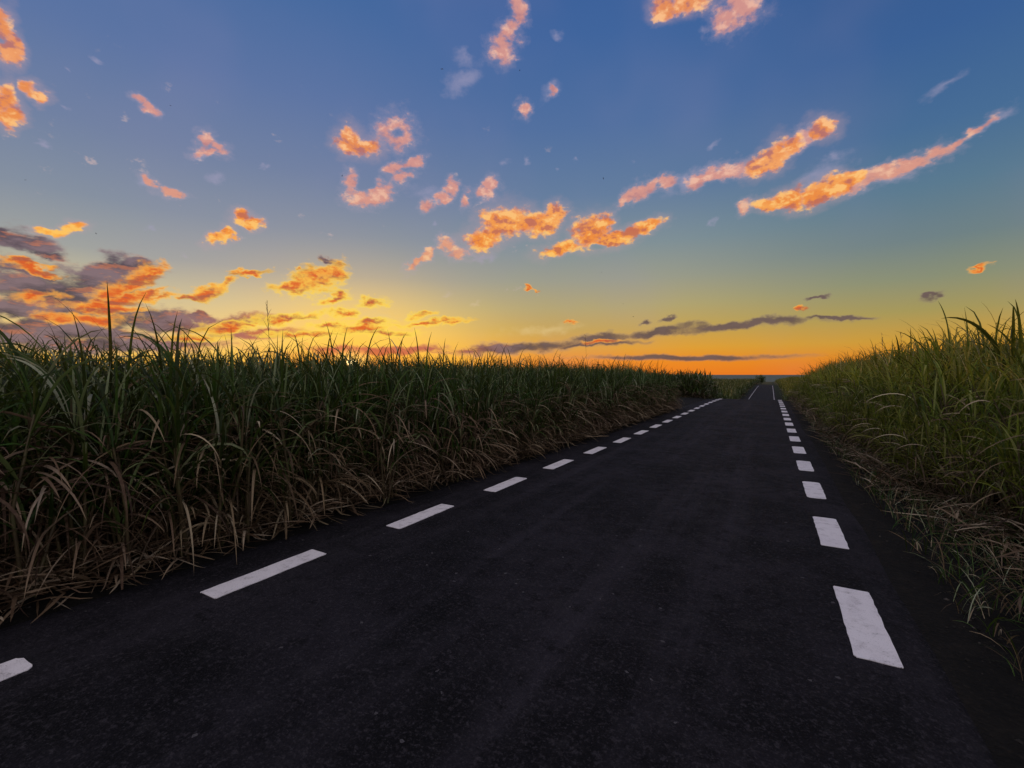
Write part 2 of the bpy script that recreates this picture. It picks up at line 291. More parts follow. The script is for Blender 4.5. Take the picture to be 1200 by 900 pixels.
sun = bpy.data.lights.new('sun', 'SUN'); so = bpy.data.objects.new('sun', sun); col.objects.link(so)
sun.energy = 1.7; sun.angle = R(.5); sun.color = (1, .58, .24)
_a = R(SUN_AZ - YAW); _e = R(SUN_EL + 1.2)
sv = Vector((math.sin(_a) * math.cos(_e), math.cos(_a) * math.cos(_e), math.sin(_e)))
so.rotation_euler = sv.to_track_quat('Z', 'Y').to_euler()
so.location = sv * 200

cam = bpy.data.cameras.new('camera'); co = bpy.data.objects.new('camera', cam); col.objects.link(co)
cam.lens = 16; cam.sensor_width = 36; cam.clip_start = .05; cam.clip_end = 90000
CAM_H = 1.6
co.location = (0, 0, CAM_H)
co.rotation_euler = (R(90 - 1.18), 0, R(YAW))
scene.camera = co
scene.view_settings.view_transform = 'Standard'; scene.view_settings.look = 'None'
scene.view_settings.exposure = 0; scene.view_settings.gamma = 1
scene.cycles.max_bounces = 6; scene.cycles.diffuse_bounces = 3; scene.cycles.glossy_bounces = 2
scene.cycles.transmission_bounces = 3; scene.cycles.transparent_max_bounces = 4
scene.cycles.sample_clamp_indirect = 4

# ------------------------------------------------------------------ terrain: X runs across the road, Y along it
_PS = [-60, 0, 27, 34, 42, 52, 62, 78, 110, 148, 165, 200, 300, 600, 1000, 1500, 2400, 4000]
_PZ = [0, 0, 0, -.06, -.75, -2.1, -2.95, -2.4, -1.95, -1.66, -1.70, -2.2, -3.2, -6.6, -14, -25, -45, -60]
def _pchip():
    x, y = np.array(_PS, float), np.array(_PZ, float)
    h = np.diff(x); dl = np.diff(y) / h
    m = np.zeros_like(y); m[0] = dl[0]; m[-1] = dl[-1]
    for i in range(1, len(x) - 1):
        m[i] = 0 if dl[i-1] * dl[i] <= 0 else (h[i-1] + h[i]) / (h[i-1] / dl[i-1] + h[i] / dl[i])
    return x, y, h, m
_X, _Y, _H, _M = _pchip()
def prof(s):
    s = np.clip(np.asarray(s, float), _X[0], _X[-1]); i = np.clip(np.searchsorted(_X, s, 'right') - 1, 0, len(_X) - 2)
    t = (s - _X[i]) / _H[i]
    return ((2*t**3 - 3*t**2 + 1) * _Y[i] + (t**3 - 2*t**2 + t) * _H[i] * _M[i] + (-2*t**3 + 3*t**2) * _Y[i+1] + (t**3 - t**2) * _H[i] * _M[i+1])
def sstep(x, a, b):
    t = np.clip((np.asarray(x, float) - a) / (b - a), 0, 1); return t * t * (3 - 2 * t)
def uleft(s):      # centre of the left line of dashes
    return np.interp(s, [-2, 1.7, 3.5, 5.2, 6.9, 11.6, 17.8, 24.7, 34, 60, 160], [-3.60, -3.55, -3.44, -3.35, -3.29, -3.10, -3.04, -3.02, -2.95, -3.0, -3.0])
U_RIGHT = .535
def ground_z(u, s):
    u = np.asarray(u, float); s = np.asarray(s, float)
    k = 1 - .55 * sstep(u, 1.3, 6) * sstep(s, 30, 40) * (1 - sstep(s, 150, 200))      # the bank on the right dips less
    z = prof(s) * k
    road_off = np.maximum(u - 1.0, 0)
    z = z - .10 * sstep(u, .95, 1.5) + .32 * sstep(u, 1.6, 3.2)                         # shallow ditch, then the field a little higher
    z = z + .05 * sstep(-u, 4.2, 5.2)
    return z

def add_ground():
    S = np.concatenate([np.linspace(-60, -4, 12), np.arange(-3, 45, .35), np.arange(45, 170, 2.), np.linspace(172, 600, 40), np.linspace(640, 4000, 40)])
    pos_u = np.concatenate([np.arange(0, 8, .22), np.arange(8, 40, 3.), np.geomspace(42, 9000, 24)])
    neg_u = np.concatenate([np.arange(.22, 4, .6), np.arange(4, 9, .22), np.arange(9, 40, 3.), np.geomspace(42, 9000, 24)])
    U = np.concatenate([-neg_u[::-1], pos_u])
    uu, ss_ = np.meshgrid(U, S)
    z = ground_z(uu, ss_)
    # clods on the bare verges, none under the road
    edge = sstep(uu, 1.05, 1.4) + sstep(-uu, 4.15, 4.5)
    z = z + edge * (rng.random(uu.shape) - .5) * .07 * (np.abs(ss_) < 50) - .03 * (1 - np.clip(edge, 0, 1))
    V = np.stack([uu, ss_, z], -1).reshape(-1, 3)
    n, k = len(S), len(U)
    i = np.arange(n - 1)[:, None] * k + np.arange(k - 1)[None]
    Q = np.stack([i, i + 1, i + k + 1, i + k], -1).reshape(-1, 4)
    m, g, out = material('soil')
    tc = g.n('ShaderNodeTexCoord').outputs['Object']
    n1 = g.noise(tc, 5, 6, .6); n2 = g.noise(tc, 40, 4, .6); n3 = g.noise(tc, .05, 4, .6)
    c = g.ramp(n1, [(.3, (.003, .0028, .0025)), (.55, (.007, .006, .005)), (.75, (.018, .014, .010))])
    c = g.mix(g.ss(n2, .5, .7, 0, .6), c, (.020, .016, .012))
    far = g.ss(g.length(tc), 60, 140)
    c = g.mix(far, c, g.ramp(n3, [(.35, (.014, .022, .009)), (.6, (.026, .034, .013)), (.75, (.04, .036, .018))]))
    p = principled(g, c, .95, .2, bump(g, g.m('ADD', n1, n2), .8, .03))
    g.nt.links.new(p.outputs[0], out.inputs[0])
    o = obj('ground', mesh_from('ground', V, Q, [m])); tag(o, 'dark bare soil of the verges and fields running down to the sea', kind='structure')
add_ground()

def add_sea():
    V = [(-60000, 700, -24), (60000, 700, -24), (60000, 70000, -24), (-60000, 70000, -24)]
    m, g, out = material('sea_water')
    tc = g.n('ShaderNodeTexCoord').outputs['Object']
    w = g.noise(g.mapping(tc, sc=(.012, .03, .02)), 1, 5, .6)
    p = principled(g, (.095, .125, .115), .8, .1, bump(g, w, .5, 6))
    g.nt.links.new(p.outputs[0], out.inputs[0])
    o = obj('sea', mesh_from('sea', V, [(0, 1, 2, 3)], [m])); tag(o, 'strip of grey green sea along the horizon', kind='structure')
add_sea()

# ------------------------------------------------------------------ road and its painted dashes
def add_road():
    S = np.concatenate([np.arange(-25, 60, .5), np.arange(60, 175, 1.5)])
    T = np.linspace(0, 1, 15)
    ul = uleft(S) - .86 + .05 * np.interp(S, np.arange(-25, 175, 1.1), rng.random(182) - .5)
    ur = 1.02 + .06 * np.interp(S, np.arange(-25, 175, 1.1), rng.random(182) - .5)
    uu = ul[:, None] * (1 - T) + ur[:, None] * T
    ss_ = np.repeat(S[:, None], len(T), 1)
    z = prof(ss_) + .004
    z[:, 0] -= .05; z[:, -1] -= .06                    # broken edge
    V = np.stack([uu, ss_, z], -1).reshape(-1, 3)
    n, k = len(S), len(T)
    i = np.arange(n - 1)[:, None] * k + np.arange(k - 1)[None]
    Q = np.stack([i, i + 1, i + k + 1, i + k], -1).reshape(-1, 4)
    m, g, out = material('asphalt')
    tc = g.n('ShaderNodeTexCoord').outputs['Object']
    grit = g.noise(tc, 95, 4, .75)
    coarse = g.noise(tc, 34, 3, .7)
    vor = g.n('ShaderNodeTexVoronoi'); g.put(vor.inputs['Vector'], tc); vor.inputs['Scale'].default_value = 75
    stone = vor.outputs['Distance']
    chip = g.n('ShaderNodeTexVoronoi'); g.put(chip.inputs['Vector'], tc); chip.inputs['Scale'].default_value = 55
    chiprnd = g.xyz(chip.outputs['Color'])[0]
    mott = g.noise(tc, 6, 6, .7)
    blot = g.noise(tc, .9, 5, .6)
    track = g.noise(g.mapping(tc, sc=(1.7, .05, 1)), 1.3, 5, .6)
    c = g.mix(g.ss(blot, .36, .66), (.0052, .0050, .0064), (.0175, .0156, .0205))
    c = g.mix(g.ss(track, .48, .74, 0, .55), c, (.040, .0355, .046))
    c = g.mix(g.ss(mott, .52, .68, 0, .75), c, (.0045, .0045, .0055))
    c = g.mix(g.ss(mott, .45, .32, 0, .5), c, (.027, .0245, .028))
    c = g.mix(g.ss(coarse, .52, .68, 0, .65), c, (.046, .041, .048))
    c = g.mix(g.ss(grit, .54, .70, 0, .5), c, (.080, .073, .084))
    c = g.mix(g.ss(grit, .46, .32, 0, .65), c, (.0025, .0025, .003))
    c = g.mix(g.m('GREATER_THAN', chiprnd, .9992), c, (.08, .075, .08))
    h = g.m('ADD', g.m('MULTIPLY', stone, -.8), g.m('ADD', g.m('MULTIPLY', grit, .9), g.m('MULTIPLY', coarse, .8)))
    rough = g.lin(mott, .3, .7, .72, .92)
    p = principled(g, c, rough, .10, bump(g, h, .9, .009))
    g.nt.links.new(p.outputs[0], out.inputs[0])
    road = obj('road', mesh_from('road', V, Q, [m])); tag(road, 'straight dark asphalt road edged by rows of white dashes', kind='structure')

    m, g, out = material('road_paint')
    tc = g.n('ShaderNodeTexCoord').outputs['Object']
    n1 = g.noise(tc, 9, 5, .6); n2 = g.noise(tc, 120, 3, .7); n3 = g.noise(tc, 2.2, 3, .5)
    c = g.mix(g.ss(n1, .45, .75, 0, .55), (.74, .70, .72), (.46, .42, .43))
    c = g.mix(g.ss(n3, .5, .7, 0, .3), c, (.55, .50, .55))
    c = g.mix(g.ss(n2, .58, .72, 0, .8), c, (.10, .10, .10))
    wear = g.m('MULTIPLY', g.ss(n1, .5, .66), g.ss(g.noise(tc, 48, 4, .7), .52, .6))
    c = g.mix(g.m('MULTIPLY', wear, .4), c, (.10, .10, .10))
    p = principled(g, c, .75, .3, bump(g, n2, .4, .003))
    g.nt.links.new(p.outputs[0], out.inputs[0])

    def dash(s0, s1, u0, u1, soft):
        """a stripe with slightly rounded corners and unsure edges, 4 mm above the asphalt; 3 mm thick"""
        pts = []
        r = soft
        for (cu, cs, a0) in ((u1 - r, s1 - r, 0), (u0 + r, s1 - r, 90), (u0 + r, s0 + r, 180), (u1 - r, s0 + r, 270)):
            for k in range(5):
                a = R(a0 + k * 22.5); pts.append((cu + r * math.cos(a), cs + r * math.sin(a)))
        # add points along the long sides
        P = []
        for a, b in zip(pts, pts[1:] + pts[:1]):
            dd = math.hypot(b[0] - a[0], b[1] - a[1]); k = max(1, int(dd / .06))
            for j in range(k):
                t = j / k; P.append((a[0] + (b[0] - a[0]) * t, a[1] + (b[1] - a[1]) * t))
        return [(u + random.uniform(-.0035, .0035), s + random.uniform(-.004, .004)) for u, s in P]
    def stripe_mesh(rings):
        V, F = [], []
        for P in rings:
            b = len(V); n = len(P)
            for u, s in P: V.append((u, s, float(prof(s)) + .009))
            for u, s in P: V.append((u, s, float(prof(s)) + .0045))
            F.append(tuple(range(b, b + n)))
            for k in range(n): F.append((b + (k + 1) % n, b + k, b + n + k, b + n + (k + 1) % n))
        me = bpy.data.meshes.new('lane_marking'); me.from_pydata(V, [], F); me.materials.append(m); me.update()
        return me
    far = []
    def one(s0, ln, uc, w):
        a, b = s0, s0 + ln
        if s0 > 66: w = .11
        if b < -2: return
        ring = dash(a, b, uc - w / 2, uc + w / 2, random.uniform(.012, .05))
        if s0 < 36: obj('lane_marking', stripe_mesh([ring]), road)
        elif s0 > 66: far.append(ring)
    for k in range(-1, 80): one(3.17 + 1.92 * k + random.uniform(-.02, .02), 1.0 + random.uniform(-.02, .02), U_RIGHT, .215)
    for k in range(-1, 86):
        s0 = 1.74 + 1.745 * k
        one(s0, .94 if k >= 0 else .845, float(uleft(s0 + .5)), .20)
    f = obj('lane_marking', stripe_mesh(far), road); tag(f, 'far dashes that run together into pale edge lines', kind='stuff')
add_road()

# ------------------------------------------------------------------ leaf materials
def leaf_material(name, stops, tip, spec, trans, rough=.45):
    m, g, out = material(name)
    geo = g.n('ShaderNodeNewGeometry'); oi = g.n('ShaderNodeObjectInfo')
    at = g.n('ShaderNodeAttribute'); at.attribute_name = 'leaf_t'
    tc = g.n('ShaderNodeTexCoord').outputs['Object']
    rnd = geo.outputs['Random Per Island']
    c = g.ramp(rnd, stops)
    hs = g.n('ShaderNodeHueSaturation'); g.put(hs.inputs['Color'], c)
    g.put(hs.inputs['Hue'], g.lin(oi.outputs['Random'], 0, 1, .485, .515)); g.put(hs.inputs['Value'], g.lin(oi.outputs['Random'], 0, 1, .75, 1.2))
    c = hs.outputs[0]
    fib = g.noise(tc, 22, 3, .6)
    c = g.mix(g.ss(fib, .4, .75, 0, .45), c, g.mix(.5, c, tip))
    tipf = g.m('MULTIPLY', g.ss(at.outputs['Fac'], .72, 1.0), g.ss(rnd, .3, .8))
    c = g.mix(g.m('MULTIPLY', tipf, .8), c, tip)
    p = principled(g, c, rough, spec)
    t = g.n('ShaderNodeBsdfTranslucent'); g.put(t.inputs[0], g.mix(.35, c, (.16, .15, .03)))
    ms = g.n('ShaderNodeMixShader'); ms.inputs[0].default_value = trans
    g.nt.links.new(p.outputs[0], ms.inputs[1]); g.nt.links.new(t.outputs[0], ms.inputs[2])
    g.nt.links.new(ms.outputs[0], out.inputs[0])
    return m
M_GREEN = leaf_material('cane_leaf', [(0, (.010, .028, .004)), (.35, (.018, .050, .006)), (.56, (.032, .084, .009)), (.72, (.065, .130, .022)), (.83, (.16, .22, .08)), (.92, (.32, .36, .20)), (1, (.46, .48, .33))], (.15, .11, .05), .2, .34)  # palest stops put the highlights of light-catching leaves into the colour
M_GREEN_LIT = leaf_material('cane_leaf_lit_yellow_green', [(0, (.032, .060, .006)), (.35, (.105, .150, .012)), (.62, (.180, .220, .020)), (.82, (.25, .265, .045)), (.93, (.30, .31, .11)), (1, (.42, .41, .22))], (.20, .14, .05), .22, .34)  # right-hand cane: glow of the western sky put into a brighter yellow-green
M_DRY = leaf_material('dry_leaf', [(0, (.030, .018, .011)), (.32, (.078, .047, .027)), (.6, (.155, .100, .058)), (.82, (.28, .205, .13)), (1, (.50, .41, .29))], (.28, .20, .12), .2, .15, .7)
m, g, out = material('cane_stalk')
tc = g.n('ShaderNodeTexCoord').outputs['Object']
c = g.ramp(g.noise(g.mapping(tc, sc=(6, 6, 9)), 1, 3, .6), [(.3, (.05, .035, .02)), (.55, (.09, .07, .03)), (.75, (.07, .09, .03))])
p = principled(g, c, .5, .4); g.nt.links.new(p.outputs[0], out.inputs[0])
M_STALK = m
MATS = [M_GREEN, M_DRY, M_STALK, M_GREEN_LIT]

# ------------------------------------------------------------------ cane: leaves and stalks as arrays
class Acc:
    def __init__(s): s.V = []; s.Q = []; s.T = []; s.M = []; s.n = 0
    def add(s, V, Q, T, mi):
        s.V.append(V); s.Q.append(Q + s.n); s.T.append(T); s.M.append(np.full(len(Q), mi)); s.n += len(V)
    def arrays(s): return np.concatenate(s.V), np.concatenate(s.Q), np.concatenate(s.T), np.concatenate(s.M)

WIND = np.array([-.80, -.50, 0])    # the tips lean this way
def leaf(base, az, tilt0, length, width, droop, nseg=8, wind=.0, power=1.6, fold=None, flat=True, floor=.02):
    """ribbon leaf: starts tilt0 degrees off the vertical and droops; V section of two quads unless flat"""
    t = np.linspace(0, 1, nseg + 1)
    th = R(tilt0) + R(droop) * t ** power
    if fold is not None: th = th + R(fold[1]) * sstep(t, fold[0] - .04, fold[0] + .04)
    dl = length / nseg
    h = np.array([math.sin(az), math.cos(az), 0.])
    step = np.sin(th)[:, None] * h + np.cos(th)[:, None] * np.array([0, 0, 1.])
    step = step + wind * (t ** 1.2)[:, None] * WIND
    step /= np.linalg.norm(step, axis=1)[:, None]
    P = base + np.concatenate([[np.zeros(3)], np.cumsum(step[:-1] * dl, 0)])
    P[:, 2] = np.maximum(P[:, 2], floor + .03 * t)
    w = width * np.minimum(1, .45 + 2.2 * t) * (1 - t ** 2.2) ** .8 + .0015
    side = np.cross(step, np.array([0, 0, 1.])); ln = np.linalg.norm(side, axis=1)
    side = np.where(ln[:, None] > .15, side / np.maximum(ln, .15)[:, None], np.array([math.cos(az), -math.sin(az), 0]))
    tw = rng.uniform(-.5, .5) + rng.uniform(-1.1, 1.1) * t
    nrm = np.cross(side, step)
    side = side * np.cos(tw)[:, None] + nrm * np.sin(tw)[:, None]
    nrm = np.cross(side, step)
    L = P - side * w[:, None] / 2; Rr = P + side * w[:, None] / 2
    n = nseg + 1
    if flat:
        V = np.concatenate([L, Rr]); i = np.arange(nseg)
        Q = np.stack([i, i + n, i + n + 1, i + 1], 1); T = np.concatenate([t, t])
    else:
        Mi = P - nrm * (w * .22)[:, None]
        V = np.concatenate([L, Mi, Rr]); i = np.arange(nseg)
        Q = np.concatenate([np.stack([i, i + n, i + n + 1, i + 1], 1), np.stack([i + n, i + 2 * n, i + 2 * n + 1, i + n + 1], 1)])
        T = np.concatenate([t, t, t])
    return V, Q, T

def tube(P, r, sides=6):
    P = np.asarray(P, float); n = len(P); a = np.arange(sides) * 2 * math.pi / sides
    ring = np.stack([np.cos(a), np.sin(a), np.zeros(sides)], 1)
    V = (P[:, None] + ring[None] * np.asarray(r)[:, None, None]).reshape(-1, 3)
    i = np.arange(n - 1)[:, None] * sides + np.arange(sides)[None]
    j = np.arange(n - 1)[:, None] * sides + (np.arange(sides)[None] + 1) % sides
    Q = np.stack([i, j, j + sides, i + sides], -1).reshape(-1, 4)
    return V, Q, np.full(len(V), .2)

def clump(h=1.9, n_stalk=7, rad=.22, per=6, dry=4, nseg=8, width=.027, flat=False, wind=.18, lodge=1.0, low_from=.25, stalks=True):
    """a stool of cane: returns three accumulators - green leaves, dry leaves, stalks"""
    gA, dA, sA = Acc(), Acc(), Acc()
    for k in range(n_stalk):
        a = rng.uniform(0, 2 * math.pi); r = rad * math.sqrt(rng.random())
        b = np.array([r * math.cos(a), r * math.sin(a), 0])
        lean = rng.uniform(0, .22) * lodge; la = a + rng.normal(0, .6)
        hs = h * rng.uniform(.52, .80)
        top = b + np.array([math.cos(la) * lean * hs, math.sin(la) * lean * hs, hs])
        mid = (b + top) / 2 + np.array([rng.normal(0, .03), rng.normal(0, .03), 0])
        if stalks:
            sA.add(*tube([b - (0, 0, .03), b * .75 + mid * .25, mid, top * .5 + mid * .5, top], [.015, .014, .013, .011, .008]), 2)
        for j in range(per):
            f = low_from + (1 - low_from) * (j + rng.random()) / per
            base = b + (top - b) * f if f < .5 else mid + (top - mid) * (2 * f - 1)
            az = rng.uniform(0, 2 * math.pi)
            ln = h * rng.uniform(.30, .58)
            tilt = rng.uniform(6, 26) + (1 - f) * 26
            dr = rng.uniform(70, 165) if rng.random() < .85 else rng.uniform(15, 45)
            fold = (rng.uniform(.35, .75), rng.uniform(60, 120)) if rng.random() < .28 else None
            gA.add(*leaf(base, az, tilt, ln, width * rng.uniform(.65, 1.25), dr, nseg, wind * (.3 + f), rng.uniform(1.3, 2.4), fold, flat), 0)
        # the spindle: young leaves that stand up above the canopy
        for j in range(2):
            az = rng.uniform(0, 2 * math.pi)
            gA.add(*leaf(top, az, rng.uniform(2, 14), h * (rng.uniform(.20, .36) if rng.random() < .72 else rng.uniform(.38, .56)), width * rng.uniform(.6, 1.1), rng.uniform(25, 115), nseg, wind * 1.5, 2.2, None, flat), 0)
        for j in range(dry):
            f = rng.uniform(.02, .95) ** 1.15; base = b + (top - b) * f
            az = rng.uniform(0, 2 * math.pi)
            dA.add(*leaf(base, az, rng.uniform(20, 80), h * rng.uniform(.24, .54), width * rng.uniform(.45, 1.05), rng.uniform(60, 130), nseg, 0, rng.uniform(.5, 1.1), None, flat), 1)
    return gA, dA, sA

def acc_mesh(name, A, mi):
    V, Q, T, _ = A.arrays()
    return mesh_from(name, V, Q, [MATS[mi]], None, True, T)

# prototypes of single plants, then copies of the thing and of each of its parts
PROTO = []
def make_plant(green=0, **kw):
    gA, dA, sA = clump(**kw)
    return [('green_leaves', acc_mesh('green_leaves', gA, green)), ('dry_leaves', acc_mesh('dry_leaves', dA, 1)), ('stalks', acc_mesh('stalks', sA, 2))]
def place_plant(parts, u, s, rz, sc, label, group, name='sugarcane_clump'):
    root = empty(name, (u, s, float(ground_z(u, s)) - .02), rz, sc)
    tag(root, label, 'sugarcane', group)
    for n, me in parts: obj(n, me, root)
    return root
left_kinds = [make_plant(h=rng.uniform(1.72, 2.0), n_stalk=12, rad=.28, per=8, dry=11, wind=.22) for _ in range(8)]
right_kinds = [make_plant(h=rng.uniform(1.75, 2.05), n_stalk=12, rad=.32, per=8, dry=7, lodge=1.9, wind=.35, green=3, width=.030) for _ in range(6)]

L_LAB = 'dark green sugarcane clump in the front row left of the road, dry brown leaves below'
L_GRP = 'sugarcane clumps along the left edge of the road'
L2_LAB = 'dark green sugarcane clump standing just behind the front row left of the road'
L2_GRP = 'sugarcane clumps of the second row left of the road'
R_LAB = 'short drooping green sugarcane clump at the edge of the right bank, tan dry leaves below'
R_GRP = 'sugarcane clumps along the right edge of the road'
R2_LAB = 'taller green sugarcane clump standing behind the short front row on the right bank'
R2_GRP = 'sugarcane clumps of the second row right of the road'
def field_edge_left(s):     # where the left field begins; it steps back round a bare patch before the crest
    return uleft(s) - 1.12 - 3.2 * sstep(s, 22.5, 24.5) * (1 - sstep(s, 33, 36))
def field_edge_right(s):
    return np.interp(s, [0, 5, 9, 14, 60], [2.9, 2.45, 1.95, 1.75, 1.75])
n_l = n_l2 = n_r = 0
s = .2
while s < 33:
    e = float(field_edge_left(s))
    place_plant(left_kinds[rng.integers(8)], e + rng.uniform(-.12, .10), s, rng.uniform(-.9, .9), rng.uniform(.83, .97) - .07 * max(0, 1 - s / 2.5), L_LAB, L_GRP); n_l += 1
    s += .36 * rng.uniform(.8, 1.2) * (1 + s / 60)
s = .4
while s < 30:
    e = float(field_edge_left(s)) - .55
    place_plant(left_kinds[rng.integers(8)], e + rng.uniform(-.15, .15), s, rng.uniform(-.9, .9), rng.uniform(.88, 1.0) - .05 * max(0, 1 - s / 2.5), L2_LAB, L2_GRP); n_l2 += 1
    s += .42 * rng.uniform(.8, 1.2) * (1 + s / 60)
s = 3.5
while s < 48:
    e = float(field_edge_right(s))
    place_plant(right_kinds[rng.integers(6)], e + rng.uniform(-.15, .15), s, rng.uniform(-.8, .8), rng.uniform(.52, .74), R_LAB, R_GRP); n_r += 1
    s += .38 * rng.uniform(.8, 1.2) * (1 + s / 60)
s = 4
while s < 44:
    e = float(field_edge_right(s)) + .55
    place_plant(right_kinds[rng.integers(6)], e + rng.uniform(-.15, .15), s, rng.uniform(-.8, .8), rng.uniform(.80, .98), R2_LAB, R2_GRP); n_r += 1
    s += .45 * rng.uniform(.8, 1.2) * (1 + s / 60)
print('plants', n_l, n_l2, n_r)

# ------------------------------------------------------------------ the rest of the cane, too many plants to count
def merged(kinds_kw, n_kind):
    ks = []
    for _ in range(n_kind):
        gA, dA, sA = clump(**kinds_kw)
        A = Acc()
        for X in (gA, dA, sA):
            if X.n:
                V, Q, T, M_ = X.arrays(); A.V.append(V); A.Q.append(Q + A.n); A.T.append(T); A.M.append(M_); A.n += len(V)
        ks.append(A.arrays())
    return ks
FIELD = Acc()
def strew(kinds, u, s, rz, sc, dz=-.02, zs=1.0):
    V, Q, T, M_ = kinds[rng.integers(len(kinds))]
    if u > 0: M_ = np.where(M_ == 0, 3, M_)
    c, sn = math.cos(rz), math.sin(rz)
    W = np.empty_like(V)
    W[:, 0] = (V[:, 0] * c - V[:, 1] * sn) * sc + u; W[:, 1] = (V[:, 0] * sn + V[:, 1] * c) * sc + s
    W[:, 2] = V[:, 2] * sc * zs + float(ground_z(u, s)) + dz
    FIELD.V.append(W); FIELD.Q.append(Q + FIELD.n); FIELD.T.append(T); FIELD.M.append(M_); FIELD.n += len(W)

near_k = merged(dict(h=1.9, n_stalk=9, rad=.3, per=6, dry=1, nseg=5, flat=True, stalks=False), 8)
top_k = merged(dict(h=1.9, n_stalk=11, rad=.42, per=5, dry=0, nseg=4, flat=True, stalks=False, low_from=.55), 6)
far_k = merged(dict(h=1.9, n_stalk=7, rad=.8, per=4, dry=1, nseg=3, width=.075, flat=True, stalks=False), 6)
# left, behind the two front rows
for r in range(2, 14):
    s = -1.5 + rng.uniform(0, .5)
    while s < 36:
        u = float(field_edge_left(s)) - .55 * r + rng.uniform(-.2, .2)
        if r < 6: strew(near_k, u, s, rng.uniform(-.9, .9), rng.uniform(.86, .98))
        else: strew(top_k, u, s, rng.uniform(-.9, .9), rng.uniform(.87, .99))
        s += (.5 if r < 6 else .62) * rng.uniform(.8, 1.2) * (1 + s / 70)
for _ in range(900):
    u = -11 - 50 * rng.random() ** 1.5; s = rng.uniform(-5, 45)
    strew(top_k, u, s, rng.uniform(-.9, .9), rng.uniform(.88, 1.02))
# right, behind the front row
for r in range(2, 10):
    s = 3 + rng.uniform(0, .5)
    while s < 50:
        u = float(field_edge_right(s)) + .55 * r + rng.uniform(-.2, .2)
        strew(near_k if r < 5 else top_k, u, s, rng.uniform(-.8, .8), rng.uniform(.92, 1.06) + .025 * min(r, 4))
        s += .55 * rng.uniform(.8, 1.2) * (1 + s / 70)
for _ in range(500):
    u = 7 + 30 * rng.random() ** 1.5; s = rng.uniform(5, 50)
    strew(top_k, u, s, rng.uniform(-.9, .9), rng.uniform(.95, 1.1))
# beyond the crest, both sides
for _ in range(4600):
    s = 34 + 180 * rng.random() ** 1.3
    u = -4.6 - 75 * rng.random() ** 2
    strew(far_k, u, s, rng.uniform(0, 6.28), rng.uniform(.8, 1.1), zs=.95)
for _ in range(1500):
    s = 46 + 165 * rng.random() ** 1.3
    u = 2.4 + 50 * rng.random() ** 2
    strew(far_k, u, s, rng.uniform(0, 6.28), rng.uniform(.75, 1.05), zs=.9)
V, Q, T, M_ = FIELD.arrays()
fo = obj('sugarcane_field', mesh_from('sugarcane_field', V, Q, MATS, M_, True, T))
tag(fo, 'dense mass of sugarcane leaves filling the fields behind the front rows', 'sugarcane field', kind='stuff')

# ------------------------------------------------------------------ dry litter along the feet of the cane, and grass on the right verge
A = Acc()
for _ in range(5200):
    s = .3 + 32 * rng.random() ** 1.4
    u = float(field_edge_left(s)) + .34 - abs(rng.normal(0, .38))
    b = np.array([u, s, float(ground_z(u, s)) + rng.uniform(0, .16)])
    A.add(*leaf(b, rng.uniform(0, 6.28), rng.uniform(50, 100), rng.uniform(.18, .6), rng.uniform(.008, .026), rng.uniform(5, 70), 5, 0, 1, None, True, b[2] - .02 * rng.random()), 1)
for _ in range(3000):
    s = 3 + 42 * rng.random() ** 1.5
    u = float(field_edge_right(s)) - .15 - .5 * abs(rng.normal(0, .7)) + .2 * rng.random()
    if u < 1.06: continue
    b = np.array([u, s, float(ground_z(u, s)) + rng.uniform(0, .22)])
    A.add(*leaf(b, rng.uniform(0, 6.28), rng.uniform(40, 100), rng.uniform(.18, .6), rng.uniform(.008, .026), rng.uniform(5, 80), 5, 0, 1, None, True, b[2] - .02 * rng.random()), 1)
V, Q, T, M_ = A.arrays()
o = obj('leaf_litter', mesh_from('leaf_litter', V, Q, MATS, M_, True, T)); tag(o, 'tangle of tan dead leaves on the ground at the feet of the cane', 'leaf litter', kind='stuff')
A = Acc()
for _ in range(3400):
    s = 1.5 + 40 * rng.random() ** 1.6
    u = 1.12 + rng.random() * max(.2, float(field_edge_right(s)) - 1.0)
    if rng.random() > .30 + .8 * (u - 1.1): continue
    b = np.array([u, s, float(ground_z(u, s))])
    for _k in range(4):
        A.add(*leaf(b + (rng.normal(0, .03), rng.normal(0, .03), 0), rng.uniform(0, 6.28), rng.uniform(5, 50), rng.uniform(.12, .42), rng.uniform(.004, .009), rng.uniform(20, 110), 5, .15, 1.4, None, True, b[2]), 0 if rng.random() < .6 else 1)
for _ in range(90):  # dense tuft suggesting the small dark figure beside the right line
    b = np.array([1.0 + rng.normal(0, .10), 36.5 + rng.normal(0, .3), float(ground_z(1.1, 36.5))])
    A.add(*leaf(b, rng.uniform(0, 6.28), rng.uniform(5, 50), rng.uniform(.3, .8), rng.uniform(.012, .02), rng.uniform(20, 90), 4, .1, 1.4, None, True, -9), 0)
V, Q, T, M_ = A.arrays()
o = obj('verge_grass', mesh_from('verge_grass', V, Q, MATS, M_, True, T)); tag(o, 'thin dark grass growing on the right verge between asphalt and cane', 'grass', kind='stuff')

